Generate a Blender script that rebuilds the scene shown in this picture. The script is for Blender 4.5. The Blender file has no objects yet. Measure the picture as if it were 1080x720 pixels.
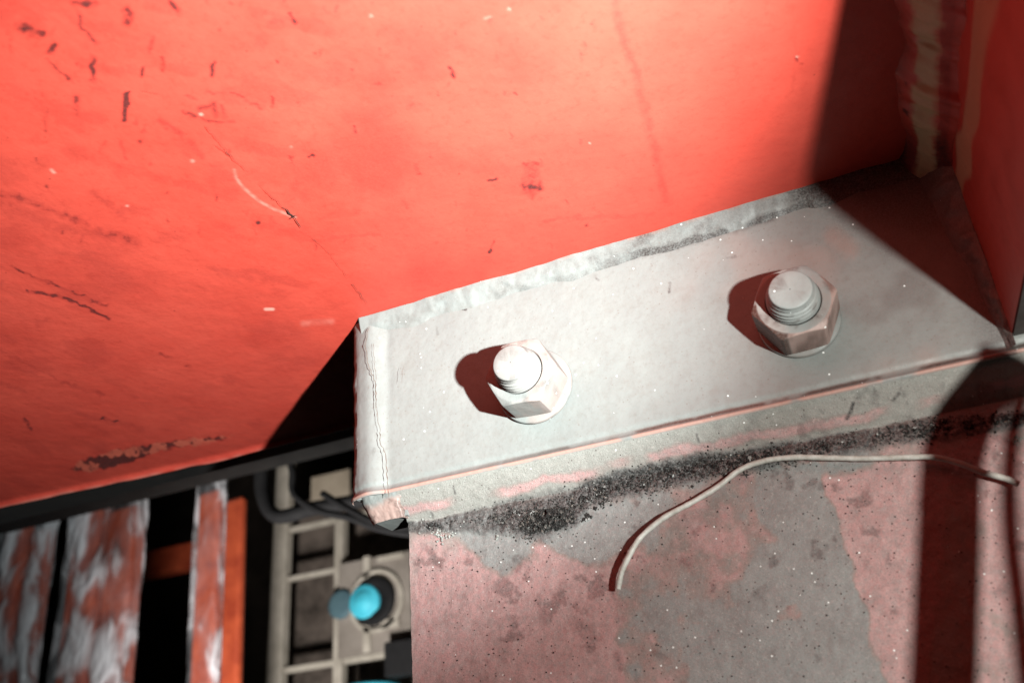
import bpy, bmesh, math, random
import numpy as np
from mathutils import Vector, Matrix

random.seed(7)
rng = np.random.default_rng(11)
S = bpy.context.scene
COL = S.collection

# ------------------------------------------------------------------ camera
# axes of the place: X along the bracket (right), Y away from the viewer, Z up; metres
FPX = 925.0                                   # focal length in pixels of a 1080 px wide picture
_vx = np.array([2754, -740, -925.0]); _vx /= np.linalg.norm(_vx)
_vy = np.array([432, 451, 925.0]); _vy /= np.linalg.norm(_vy)
_vz = np.cross(_vx, _vy)
R = np.array([_vx, _vy, _vz])                 # rows: world axes in camera coords (right, down, forward)
CAM = np.array([-0.06318, -0.30695, -0.20373])


def ray(px, py):
    return R @ np.array([px - 540.0, py - 360.0, FPX])


def at(px, py, axis, val):
    """point where the sight line meets the plane axis = val"""
    r = ray(px, py)
    return CAM + r * ((val - CAM[axis]) / r[axis])


def topx(P):
    q = (P - CAM) @ R
    return 540 + FPX * q[..., 0] / q[..., 2], 360 + FPX * q[..., 1] / q[..., 2]


cd = bpy.data.cameras.new('camera')
cam = bpy.data.objects.new('camera', cd)
COL.objects.link(cam)
cd.sensor_width = 36
cd.lens = FPX / 1080 * 36
cd.clip_start = 0.005
cd.clip_end = 50
M = Matrix.Identity(4)
for i in range(3):
    M[i][0] = R[i, 0]; M[i][1] = -R[i, 1]; M[i][2] = -R[i, 2]; M[i][3] = CAM[i]
cam.matrix_world = M
cd.dof.use_dof = True
cd.dof.focus_distance = 0.36
cd.dof.aperture_fstop = 10.5
S.camera = cam

# ------------------------------------------------------------------ world, lamps, exposure
W = bpy.data.worlds.new('World')
S.world = W
W.use_nodes = True
W.node_tree.nodes['Background'].inputs[0].default_value = (0.9, 0.8, 0.7, 1)
W.node_tree.nodes['Background'].inputs[1].default_value = 0.002
S.view_settings.view_transform = 'Standard'
S.view_settings.look = 'None'
S.view_settings.exposure = 0
S.view_settings.gamma = 1
S.cycles.max_bounces = 6
S.cycles.diffuse_bounces = 2
S.cycles.sample_clamp_indirect = 0.13


def spot(name, loc, target, power, size, blend, rad, col=(1, 1, 1)):
    l = bpy.data.lights.new(name, 'SPOT')
    l.energy = power; l.spot_size = math.radians(size); l.spot_blend = blend
    l.shadow_soft_size = rad; l.color = col
    o = bpy.data.objects.new(name, l)
    COL.objects.link(o)
    o.location = loc
    o.rotation_euler = (Vector(target) - Vector(loc)).to_track_quat('-Z', 'Y').to_euler()
    return o


TORCH = Vector((0.062, -0.246, -0.180))       # hand torch held right of and below the lens
spot('torch_beam', TORCH, (-0.21, -0.090, -0.002), 34.0, 61, 1.0, 0.0050, (0.93, 1.0, 0.99))
spot('torch_spill', TORCH, (-0.15, 0, -0.050), 3.8, 150, 0.8, 0.0050, (0.97, 0.98, 0.92))
spot('background_fill', (-0.62, 0.22, -0.45), (-0.72, 1.0, 0.08), 52.0, 75, 0.7, 0.05, (1, 0.95, 0.9))  # added spot, no such lamp is seen; brightens the background

# ------------------------------------------------------------------ numpy noise


def vnoise(x, y, s, seed=0):
    """smooth value noise, 0..1, feature size s"""
    g = np.random.default_rng(seed).random((256, 256)).astype(np.float32)
    u = x / s; v = y / s
    iu = np.floor(u).astype(int); iv = np.floor(v).astype(int)
    fu = u - iu; fv = v - iv
    fu = fu * fu * (3 - 2 * fu); fv = fv * fv * (3 - 2 * fv)
    a = g[iu & 255, iv & 255]; b = g[(iu + 1) & 255, iv & 255]
    c = g[iu & 255, (iv + 1) & 255]; d = g[(iu + 1) & 255, (iv + 1) & 255]
    return (a * (1 - fu) + b * fu) * (1 - fv) + (c * (1 - fu) + d * fu) * fv


def fbm(x, y, s, seed=0, o=4):
    t = 0; a = 1.0; n = 0
    for k in range(o):
        t = t + a * vnoise(x + 31.7 * k, y - 17.3 * k, s / 2 ** k, seed + k); n += a; a *= 0.55
    return t / n


def sm(e0, e1, x):
    t = np.clip((x - e0) / (e1 - e0), 0, 1)
    return t * t * (3 - 2 * t)


def dpoly(X, Y, pts):
    """distance to a polyline"""
    d = np.full(X.shape, 1e9, np.float32)
    for (x0, y0), (x1, y1) in zip(pts[:-1], pts[1:]):
        dx, dy = x1 - x0, y1 - y0
        t = np.clip(((X - x0) * dx + (Y - y0) * dy) / (dx * dx + dy * dy + 1e-9), 0, 1)
        d = np.minimum(d, np.hypot(X - x0 - t * dx, Y - y0 - t * dy))
    return d


def inpoly(X, Y, pts):
    r = np.zeros(X.shape, bool)
    n = len(pts)
    for i in range(n):
        x0, y0 = pts[i]; x1, y1 = pts[(i + 1) % n]
        if y0 == y1: continue
        c = ((Y > y0) != (Y > y1)) & (X < (x1 - x0) * (Y - y0) / (y1 - y0) + x0)
        r ^= c
    return r


def sdpoly(X, Y, pts):
    d = dpoly(X, Y, list(pts) + [pts[0]])
    return np.where(inpoly(X, Y, pts), d, -d)


# ------------------------------------------------------------------ object helpers


def tag(o, label=None, cat=None, group=None, kind=None):
    if label: o['label'] = label
    if cat: o['category'] = cat
    if group: o['group'] = group
    if kind: o['kind'] = kind
    return o


def empty(name, loc, label, cat, group=None):
    o = bpy.data.objects.new(name, None)
    o.empty_display_size = 0.02
    COL.objects.link(o)
    o.location = loc
    return tag(o, label, cat, group)


def link(name, me, mats, parent=None, smooth=False):
    for m in mats if isinstance(mats, (list, tuple)) else [mats]:
        me.materials.append(m)
    o = bpy.data.objects.new(name, me)
    COL.objects.link(o)
    if smooth:
        me.polygons.foreach_set('use_smooth', [True] * len(me.polygons))
    if parent:
        o.parent = parent
        o.matrix_parent_inverse = Matrix.Identity(4)
        o.location = -Vector(parent.location)
        if parent.parent:
            o.location = Vector((0, 0, 0))
    return o


def gridmesh(name, P, attr=None, flip=False, extra=None, wrap=False):
    """P: (n, m, 3) array of points -> one mesh; attr: dict name -> (n, m, 3) arrays"""
    n, m = P.shape[:2]
    V = P.reshape(-1, 3).astype(np.float32)
    idx = np.arange(n * m).reshape(n, m)
    if wrap:
        idx = np.concatenate([idx, idx[:, :1]], 1)
    q = np.stack([idx[:-1, :-1], idx[1:, :-1], idx[1:, 1:], idx[:-1, 1:]], -1).reshape(-1, 4)
    if flip: q = q[:, ::-1]
    nv = len(V); nq = len(q)
    faces = q.ravel()
    mi = np.zeros(nq, np.int32)
    if extra is not None:                        # (verts, quads) appended with material slot 1
        ev, eq = extra
        V = np.concatenate([V, np.asarray(ev, np.float32)])
        faces = np.concatenate([faces, (np.asarray(eq) + nv).ravel()])
        mi = np.concatenate([mi, np.ones(len(eq), np.int32)])
        nq += len(eq)
    me = bpy.data.meshes.new(name)
    me.vertices.add(len(V)); me.vertices.foreach_set('co', V.ravel())
    me.loops.add(nq * 4); me.loops.foreach_set('vertex_index', faces.astype(np.int32))
    me.polygons.add(nq)
    me.polygons.foreach_set('loop_start', np.arange(nq, dtype=np.int32) * 4)
    me.polygons.foreach_set('material_index', mi)
    me.polygons.foreach_set('use_smooth', np.ones(nq, bool))
    me.update(calc_edges=True)
    for k, a in (attr or {}).items():
        at_ = me.attributes.new(k, 'FLOAT_COLOR', 'POINT')
        c = np.zeros((len(V), 4), np.float32)
        c[:nv, :3] = a.reshape(-1, 3); c[:, 3] = 1
        at_.data.foreach_set('color', c.ravel())
    me.validate()
    return me


def ribbon(pts, w, nrm):
    """thin strip following pts (3-D), width w, lying in the plane with normal nrm"""
    pts = [np.array(p) for p in pts]
    nrm = np.array(nrm, float)
    vs, qs = [], []
    for i, p in enumerate(pts):
        t = pts[min(i + 1, len(pts) - 1)] - pts[max(i - 1, 0)]
        s = np.cross(t, nrm); s /= np.linalg.norm(s) + 1e-9
        ww = w * (0.25 if i in (0, len(pts) - 1) else random.uniform(0.5, 1.3))
        vs += [p + s * ww / 2, p - s * ww / 2]
    for i in range(len(pts) - 1):
        qs.append([2 * i, 2 * i + 1, 2 * i + 3, 2 * i + 2])
    return vs, qs


def box(bm, x0, x1, y0, y1, z0, z1):
    vs = [bm.verts.new((x, y, z)) for x in (x0, x1) for y in (y0, y1) for z in (z0, z1)]
    for f in ((0, 1, 3, 2), (4, 6, 7, 5), (0, 4, 5, 1), (2, 3, 7, 6), (0, 2, 6, 4), (1, 5, 7, 3)):
        bm.faces.new([vs[i] for i in f])
    bmesh.ops.recalc_face_normals(bm, faces=bm.faces)


def boxobj(name, dims, mat, parent=None, bev=0.0):
    bm = bmesh.new()
    box(bm, *dims)
    if bev:
        bmesh.ops.bevel(bm, geom=bm.edges[:], offset=bev, segments=2, affect='EDGES', profile=0.5)
    me = bpy.data.meshes.new(name); bm.to_mesh(me); bm.free()
    return link(name, me, mat, parent)


def tube(name, pts, rad, mat, parent=None, seg=12, jitter=0.0, sub=8):
    P = [Vector(p) for p in pts]
    C = []
    for i in range(len(P) - 1):                  # Catmull-Rom through the points
        p0 = P[max(i - 1, 0)]; p1 = P[i]; p2 = P[i + 1]; p3 = P[min(i + 2, len(P) - 1)]
        for k in range(sub):
            t = k / sub
            C.append(0.5 * ((2 * p1) + (p2 - p0) * t + (2 * p0 - 5 * p1 + 4 * p2 - p3) * t * t + (3 * p1 - p0 - 3 * p2 + p3) * t ** 3))
    C.append(P[-1])
    up = Vector((0.13, 0.7, 0.31)).normalized()
    rows = []
    for i, c in enumerate(C):
        t = (C[min(i + 1, len(C) - 1)] - C[max(i - 1, 0)]).normalized()
        a = t.cross(up).normalized(); b = t.cross(a)
        r = rad * (1 + random.uniform(-jitter, jitter))
        rows.append([c + (a * math.cos(2 * math.pi * k / seg) + b * math.sin(2 * math.pi * k / seg)) * r for k in range(seg)])
    rows = [[C[0]] * seg] + rows + [[C[-1]] * seg]
    A = np.array([[list(v) for v in r] for r in rows])
    me = gridmesh(name, A, wrap=True)
    return link(name, me, mat, parent)


# ------------------------------------------------------------------ materials


class NT:
    def __init__(self, name):
        self.m = bpy.data.materials.new(name)
        self.m.use_nodes = True
        self.t = self.m.node_tree
        self.b = self.t.nodes['Principled BSDF']
        self.tc = self.t.nodes.new('ShaderNodeTexCoord')
        self.co = self.t.nodes.new('ShaderNodeMapping')
        self.geo = self.t.nodes.new('ShaderNodeNewGeometry')
        self.t.links.new(self.geo.outputs['Position'], self.co.inputs[0])
        self.co.inputs['Scale'].default_value = (1000, 1000, 1000)     # millimetres

    def n(self, typ): return self.t.nodes.new(typ)
    def l(self, a, b): self.t.links.new(a, b)

    def noise(self, size, detail=4, rough=0.55, dist=0.0, stretch=None):
        n = self.n('ShaderNodeTexNoise')
        n.inputs['Scale'].default_value = 1.0 / size
        n.inputs['Detail'].default_value = detail
        n.inputs['Roughness'].default_value = rough
        n.inputs['Distortion'].default_value = dist
        src = self.co.outputs[0]
        if stretch:
            mp = self.n('ShaderNodeMapping'); mp.inputs['Scale'].default_value = stretch
            self.l(src, mp.inputs[0]); src = mp.outputs[0]
        self.l(src, n.inputs['Vector'])
        return n.outputs['Fac']

    def ramp(self, fac, stops):
        r = self.n('ShaderNodeValToRGB')
        e = r.color_ramp.elements
        e[0].position = stops[0][0]; e[1].position = stops[-1][0]
        def c4(c): return (c, c, c, 1) if isinstance(c, (int, float)) else (*c, 1)
        e[0].color = c4(stops[0][1]); e[1].color = c4(stops[-1][1])
        for p, c in stops[1:-1]:
            x = e.new(p); x.color = c4(c)
        self.l(fac, r.inputs[0])
        return r.outputs[0]

    def mix(self, fac, a, b, mode='MIX'):
        m = self.n('ShaderNodeMix'); m.data_type = 'RGBA'; m.blend_type = mode
        for v, i in ((fac, 0), (a, 6), (b, 7)):
            if isinstance(v, (int, float)): m.inputs[i].default_value = v
            elif isinstance(v, tuple): m.inputs[i].default_value = (*v, 1)
            else: self.l(v, m.inputs[i])
        return m.outputs[2]

    def math(self, op, a, b=0.0, clamp=False):
        m = self.n('ShaderNodeMath'); m.operation = op; m.use_clamp = clamp
        for v, i in ((a, 0), (b, 1)):
            if isinstance(v, (int, float)): m.inputs[i].default_value = v
            else: self.l(v, m.inputs[i])
        return m.outputs[0]

    def attr(self, name):
        a = self.n('ShaderNodeAttribute'); a.attribute_name = name
        s = self.n('ShaderNodeSeparateColor'); self.l(a.outputs['Color'], s.inputs[0])
        return s.outputs[0], s.outputs[1], s.outputs[2]

    def voro(self, size, rnd=1.0):
        v = self.n('ShaderNodeTexVoronoi'); v.inputs['Scale'].default_value = 1.0 / size
        v.inputs['Randomness'].default_value = rnd
        self.l(self.co.outputs[0], v.inputs['Vector'])
        return v

    def specks(self, size, radius, density):
        """mask of small round specks: cell size, radius (0..1 of cell), share of cells used"""
        v = self.voro(size)
        sc = self.n('ShaderNodeSeparateColor'); self.l(v.outputs['Color'], sc.inputs[0])
        on = self.math('LESS_THAN', sc.outputs[0], density)
        rr = self.math('MULTIPLY', sc.outputs[1], radius)
        d = self.math('LESS_THAN', v.outputs['Distance'], rr)
        return self.math('MULTIPLY', on, d)

    def bump(self, h, strength=0.3, dist=0.001, prev=None):
        b = self.n('ShaderNodeBump')
        b.inputs['Strength'].default_value = strength; b.inputs['Distance'].default_value = dist
        self.l(h, b.inputs['Height'])
        if prev: self.l(prev, b.inputs['Normal'])
        return b.outputs[0]

    def out(self, col=None, rough=None, normal=None, metal=None, spec=None):
        for v, k in ((col, 'Base Color'), (rough, 'Roughness'), (normal, 'Normal'), (metal, 'Metallic'), (spec, 'Specular IOR Level')):
            if v is None: continue
            if isinstance(v, (int, float)): self.b.inputs[k].default_value = v
            elif isinstance(v, tuple): self.b.inputs[k].default_value = (*v, 1)
            else: self.l(v, self.b.inputs[k])
        return self.m


def mat_red(name='red_paint', k=1.0):
    m = NT(name)
    soot_shade, pale, prim = m.attr('marks')
    base = m.mix(m.ramp(m.noise(38, 4, 0.6), [(0.3, 0.0), (0.75, 1.0)]), (0.45 * k, 0.048 * k * k, 0.032 * k * k), (0.53 * k, 0.067 * k * k, 0.044 * k * k))
    base = m.mix(m.math('MULTIPLY', m.ramp(m.noise(3.2, 5, 0.7), [(0.52, 0.0), (0.75, 1.0)]), 0.45), base, (0.36, 0.030, 0.020))
    # soot: breaks up with fine noise
    br = m.ramp(m.noise(1.1, 3, 0.7), [(0.3, 0.55), (0.6, 1.0)])
    base = m.mix(m.math('MULTIPLY', m.math('MULTIPLY', soot_shade, br), 1.5, True), base, (0.26, 0.022, 0.016))
    base = m.mix(m.math('MULTIPLY', m.ramp(soot_shade, [(0.45, 0.0), (0.95, 1.0)]), br, True), base, (0.05, 0.010, 0.009))
    base = m.mix(pale, base, (0.80, 0.52, 0.42))
    pr = m.mix(m.noise(1.6, 4, 0.7), (0.46, 0.38, 0.22), (0.70, 0.60, 0.38))
    base = m.mix(prim, base, pr)
    base = m.mix(m.math('MULTIPLY', m.specks(5.0, 0.09, 0.20), 0.5), base, (0.10, 0.012, 0.010))
    h = m.noise(9.0, 3, 0.5)
    h2 = m.noise(0.9, 4, 0.65)
    nb = m.bump(h, 0.35, 0.0010)
    nb = m.bump(h2, 0.10, 0.0003, nb)
    rough = m.math('ADD', m.math('MULTIPLY', soot_shade, 0.3), m.ramp(m.noise(14, 3), [(0.3, 0.38), (0.7, 0.50)]))
    return m.out(base, rough, nb, 0, 0.35)


def mat_grey(name='grey_paint', dirt=1.0):
    m = NT(name)
    soot_shade, pink, rust_shade = m.attr('marks')
    base = m.mix(m.noise(24, 5, 0.6), (0.205, 0.216, 0.209), (0.27, 0.28, 0.266))
    base = m.mix(m.math('MULTIPLY', m.ramp(m.noise(2.4, 5, 0.75), [(0.5, 0.0), (0.72, 1.0)]), 0.45 * dirt), base, (0.17, 0.16, 0.145))
    base = m.mix(m.math('MULTIPLY', m.ramp(m.noise(11, 6, 0.75), [(0.5, 0.0), (0.68, 1.0)]), 0.30 * dirt), base, (0.19, 0.175, 0.155))
    base = m.mix(pink, base, m.mix(m.noise(1.2, 3), (0.42, 0.20, 0.16), (0.46, 0.30, 0.25)))
    base = m.mix(m.math('MULTIPLY', rust_shade, m.ramp(m.noise(0.8, 3, 0.7), [(0.35, 0.75), (0.6, 1.0)])), base, (0.050, 0.021, 0.013))  # rust, and on the nuts the shade coloured onto lower left sides
    br = m.ramp(m.noise(0.7, 3, 0.75), [(0.34, 0.45), (0.60, 1.0)])
    base = m.mix(m.math('MULTIPLY', soot_shade, br, True), base, (0.035, 0.030, 0.028))  # soot, and the shade put into the bracket's corner colour
    base = m.mix(m.math('MULTIPLY', m.specks(1.7, 0.20, 0.30), 0.45 * dirt), base, (0.16, 0.13, 0.11))
    base = m.mix(m.specks(3.3, 0.11, 0.30), base, (0.86, 0.86, 0.83))
    nb = m.bump(m.noise(5.0, 4, 0.5), 0.30, 0.0008)
    nb = m.bump(m.noise(0.45, 3, 0.7), 0.30, 0.00016, nb)
    return m.out(base, m.ramp(m.noise(7, 3), [(0.3, 0.42), (0.7, 0.6)]), nb, 0, 0.4)


def mat_lower():
    m = NT('pink_grey_worn_paint')
    soot_shade, pink, tan = m.attr('marks')
    grey = m.mix(m.noise(6, 6, 0.7), (0.16, 0.168, 0.165), (0.32, 0.325, 0.31))
    pk = m.mix(m.noise(5, 6, 0.7), (0.39, 0.185, 0.18), (0.57, 0.35, 0.33))
    veil = m.ramp(m.noise(2.2, 6, 0.8), [(0.42, 0.0), (0.62, 1.0)])
    pk = m.mix(m.math('MULTIPLY', veil, 0.55), pk, (0.30, 0.27, 0.26))
    grey = m.mix(m.math('MULTIPLY', m.ramp(m.noise(1.7, 6, 0.8), [(0.50, 0.0), (0.70, 1.0)]), 0.35), grey, (0.40, 0.27, 0.26))
    jag = m.math('MULTIPLY', m.math('SUBTRACT', m.noise(1.4, 6, 0.8), 0.5), 1.3)
    side = m.math('MULTIPLY', m.math('MULTIPLY', pink, m.math('SUBTRACT', 1.0, pink)), 4.0)
    pinkj = m.math('ADD', pink, m.math('MULTIPLY', jag, m.math('ADD', side, 0.25)), True)
    base = m.mix(pinkj, grey, pk)
    base = m.mix(m.math('MULTIPLY', side, 0.35), base, (0.20, 0.155, 0.12))
    base = m.mix(m.math('MULTIPLY', m.ramp(m.noise(13, 7, 0.8), [(0.47, 0.0), (0.68, 1.0)]), 0.45), base, (0.13, 0.115, 0.105))
    base = m.mix(tan, base, m.mix(m.noise(3, 5), (0.22, 0.21, 0.185), (0.35, 0.335, 0.305)))
    fine = m.noise(0.55, 4, 0.8)
    base = m.mix(m.math('MULTIPLY', m.ramp(fine, [(0.50, 0.0), (0.66, 1.0)]), 0.45), base, (0.12, 0.085, 0.08))
    base = m.mix(m.math('MULTIPLY', m.ramp(m.noise(1.0, 4, 0.8), [(0.56, 0.0), (0.70, 1.0)]), 0.40), base, (0.58, 0.50, 0.46))
    br = m.ramp(m.noise(0.8, 3, 0.8), [(0.34, 0.45), (0.56, 1.0)])
    base = m.mix(m.math('MULTIPLY', soot_shade, br, True), base, (0.03, 0.028, 0.027))
    base = m.mix(m.specks(1.3, 0.22, 0.30), base, (0.07, 0.05, 0.045))
    base = m.mix(m.specks(2.7, 0.13, 0.16), base, (0.88, 0.86, 0.83))
    nb = m.bump(m.noise(4.0, 4, 0.6), 0.35, 0.0010)
    nb = m.bump(m.noise(0.5, 4, 0.8), 0.6, 0.0003, nb)
    return m.out(base, m.ramp(m.noise(2, 3), [(0.3, 0.45), (0.7, 0.75)]), nb, 0, 0.4)


def mat_simple(name, c0, c1, size=5.0, rough=0.5, metal=0.0, bump=0.3, bd=0.0006, spec=0.4, detail=5):
    m = NT(name)
    n = m.noise(size, detail, 0.65)
    nb = m.bump(m.noise(size * 0.4, 4, 0.6), bump, bd)
    return m.out(m.mix(m.ramp(n, [(0.3, 0.0), (0.7, 1.0)]), c0, c1), rough, nb, metal, spec)


RED = mat_red()
DEEP = mat_red('deep_red_paint', 1.0)
NO_BOUNCE = mat_simple('dark_no_bounce', (0.03, 0.026, 0.024), (0.07, 0.06, 0.055), 12, 0.7)  # dark colour made up for the stiffener's unseen side, cuts red bounce
GREY = mat_grey()
LOWER = mat_lower()
CRACK = mat_simple('crack_dark', (0.02, 0.008, 0.006), (0.10, 0.03, 0.02), 1.0, 0.9)
GREYCRACK = mat_simple('crack_rust', (0.07, 0.04, 0.03), (0.20, 0.14, 0.11), 0.8, 0.9)

# ================================================================== GIRDER (red)
girder = empty('crane_girder', (-0.3, 0, 0), 'large overhead red painted steel girder, scuffed with a crack across its underside', 'girder')

xs = np.arange(-0.64, 0.10001, 0.0006)
ys = np.arange(-0.26, 0.10401, 0.0006)
X, Y = np.meshgrid(xs, ys, indexing='ij')
edge = 0.104 + np.clip(X + 0.41, -0.3, 0.0) * 0.074
Y2 = np.where(Y > 0.06, 0.06 + (Y - 0.06) * (edge - 0.06) / 0.044, Y)
Z = -0.0006 * (fbm(X * 1000, Y * 1000, 60, 3, 3) - 0.5)
de = (edge - Y2)                                 # distance to the far edge
lip = np.exp(-((de - 0.0035) / 0.0030) ** 2) * 0.0022 * (0.75 + 0.5 * vnoise(X * 1000, Y * 1000, 14, 5))
Z = Z - lip
P = np.stack([X, Y2, Z], -1)
px, py = topx(P)
px = px.astype(np.float32); py = py.astype(np.float32)
wob = 2.2
wx = px + wob * (vnoise(px, py, 5, 21) - 0.5) * 2; wy = py + wob * (vnoise(px, py, 5, 22) - 0.5) * 2
soot_shade = np.zeros_like(px); pale = np.zeros_like(px); prim = np.zeros_like(px)
brk = 0.45 + 0.55 * sm(0.3, 0.6, fbm(px, py, 7, 31, 3))


def stroke(pts, w, a, arr, soft=0.7, broken=True):
    x0 = min(p[0] for p in pts) - w - 6; x1 = max(p[0] for p in pts) + w + 6
    y0 = min(p[1] for p in pts) - w - 6; y1 = max(p[1] for p in pts) + w + 6
    k = (px > x0) & (px < x1) & (py > y0) & (py < y1)
    if not k.any(): return
    d = dpoly(*((px[k], py[k]) if arr is pale else (wx[k], wy[k])), pts if len(pts) > 1 else [pts[0], (pts[0][0] + .1, pts[0][1])])
    if w >= 4: soft = 1.0; w = w * 1.35
    m_ = a * (1 - sm(w * (1 - soft), w, d))
    if broken: m_ = m_ * brk[k]
    arr[k] = np.maximum(arr[k], m_)


for pts, w, a in [
    ([(22, 28), (32, 32), (42, 36)], 8, .85), ([(78, 2), (98, 5)], 6, .85), ([(82, 12), (84, 26), (92, 36), (103, 46)], 3, .55),
    ([(135, 12), (134, 24)], 6, .7), ([(57, 49), (53, 56)], 4, .8), ([(50, 63), (77, 87)], 2.2, .6), ([(98, 61), (97, 72), (99, 85)], 4, .85),
    ([(49, 112), (48, 137)], 3, .55), ([(80, 103), (82, 119)], 4.5, .6), ([(135, 97), (133, 112), (132, 128)], 3.8, 1.5), ([(134, 100), (132, 126)], 2.6, 1.6),
    ([(171, 62), (172, 72)], 3.5, .75), ([(152, 72), (149, 79)], 3, .7), ([(161, 38), (158, 56)], 3, .45), ([(180, 0), (188, 12)], 3.5, .8),
    ([(226, 65), (223, 80)], 3.5, .8), ([(307, 15), (311, 25)], 2.8, .85), ([(285, 24), (298, 24)], 5, .35), ([(275, 47)], 9, .3), ([(293, 66)], 3.5, .7),
    ([(287, 103), (288, 111)], 2.6, .6), ([(217, 98), (240, 98), (262, 105), (274, 114)], 2, .5), ([(193, 118), (220, 127), (247, 129)], 2.2, .5),
    ([(212, 114), (226, 110), (228, 120)], 4.5, .5), ([(234, 110), (237, 124)], 2.5, .45), ([(195, 101), (206, 105)], 2.5, .4),
    ([(167, 127), (185, 137), (200, 152), (213, 167)], 4, .38), ([(147, 150)], 3, .7), ([(127, 150), (133, 168)], 2.8, .4), ([(159, 173)], 2.6, .55),
    ([(49, 196)], 3.2, .5), ([(198, 186)], 4, .25), ([(112, 150), (106, 158)], 3, .35), ([(153, 132), (152, 140)], 2.6, .4),
    ([(0, 205), (30, 212), (60, 224), (92, 236)], 5, .42), ([(97, 203), (115, 216), (133, 230)], 5, .28), ([(0, 215), (60, 240), (140, 256)], 9, .20),
    ([(100, 245), (125, 248), (143, 257)], 5.5, .42), ([(60, 240), (140, 256)], 7, .25), ([(143, 256)], 3.5, .5),
    ([(13, 282), (50, 298), (92, 313)], 2.4, .55), ([(27, 305), (70, 315), (115, 336)], 2.6, .6), ([(95, 315), (112, 322)], 3, .45),
    ([(0, 370), (60, 400), (110, 417)], 2.8, .28), ([(0, 403), (50, 425), (100, 440), (150, 452)], 4, .2), ([(107, 441), (122, 444)], 2.6, .65), ([(24, 441), (34, 454)], 2.6, .5),
    ([(170, 374), (182, 376)], 2.5, .4), ([(40, 342)], 6, .2), ([(48, 338)], 4, .25), ([(0, 300)], 5, .5), ([(195, 386), (202, 387)], 2, .4),
    ([(311, 190), (314, 203)], 18, .22), ([(271, 234), (300, 240), (318, 243)], 11, .24), ([(339, 229), (378, 223)], 4, .20), ([(320, 255), (360, 250), (400, 247)], 3, .20),
    ([(271, 234)], 2.6, .8), ([(327, 164), (331, 166)], 2.2, .7), ([(306, 164), (309, 173)], 2.2, .5), ([(351, 151), (360, 156)], 2.5, .4), ([(439, 175), (442, 184)], 3.2, .45),
    ([(423, 213), (430, 218)], 3.2, .4), ([(373, 134), (374, 139)], 2.5, .95), ([(474, 72), (479, 81)], 2.8, .7), ([(461, 95), (461, 101)], 2, .5),
    ([(515, 191), (523, 189)], 1.9, .85), ([(522, 254), (515, 267)], 2, .8), ([(371, 73)], 3, .6), ([(387, 83)], 4, .28), ([(396, 89), (402, 89)], 2.5, .4),
    ([(420, 75)], 3, .3), ([(318, 160)], 1.5, .5), ([(461, 255)], 2.5, .25), ([(338, 54), (339, 59)], 2.5, .6), ([(346, 67)], 4, .25),
    ([(553, 172), (572, 175)], 3.6, .45), ([(554, 176), (553, 198), (560, 207), (567, 198), (566, 178)], 5, .26), ([(554, 198), (567, 197)], 7, .75), ([(560, 178), (560, 200)], 9, .45), ([(561, 205), (561, 210)], 3, .4),
    ([(562, 145), (577, 148)], 2, .2), ([(647, -5), (655, 30), (670, 75), (687, 143), (697, 185), (702, 212)], 6, .27), ([(649, 0), (656, 30)], 8, .12),
    ([(839, 62)], 3.5, .55), ([(845, 66)], 2, .5), ([(590, 12)], 3.5, .25), ([(530, 40), (545, 60)], 8, .12), ([(405, 30), (430, 45)], 12, .14), ([(470, 40), (490, 52)], 10, .12),
    ([(385, 50)], 12, .12), ([(579, 13)], 2.5, .3), ([(517, 22)], 3, .3), ([(620, 140), (624, 152)], 0.1, .1), ([(575, 232), (612, 228)], 3, .22), ([(595, 231), (690, 226)], 3, .16),
    ([(840, 40), (835, 100)], 2, .1)]:
    stroke(pts, w, a, soot_shade)
for k in range(120):                              # small flecks, denser at the top left
    cx = random.uniform(0, 1) ** 1.5 * 640; cy = random.uniform(0, 1) ** 1.3 * 260
    l = random.uniform(0, 7); an = random.uniform(1.1, 2.0)
    stroke([(cx, cy), (cx + l * math.cos(an) + .1, cy + l * math.sin(an))], random.uniform(1.2, 2.4), random.uniform(.15, .55), soot_shade)
soot_shade = np.minimum(soot_shade * 1.4, 1.0)
soot_shade = np.maximum(soot_shade, 0.30 * sm(0.52, 0.8, fbm(px * 0.6, py, 60, 41, 5)) * sm(620, 480, px))
soot_shade = np.maximum(soot_shade, 0.26 * sm(0.56, 0.72, fbm(px * 0.45 + py * .3, py * 1.3 - px * .35, 26, 46, 5)) * sm(520, 250, px))
# broad darker smears across the left half
for pts, w, a in [([(0, 60), (120, 40), (260, 60)], 60, .10), ([(0, 250), (110, 270)], 34, .14), ([(0, 340), (60, 400)], 50, .07)]:
    stroke(pts, w, a, soot_shade, 1.0)
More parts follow.
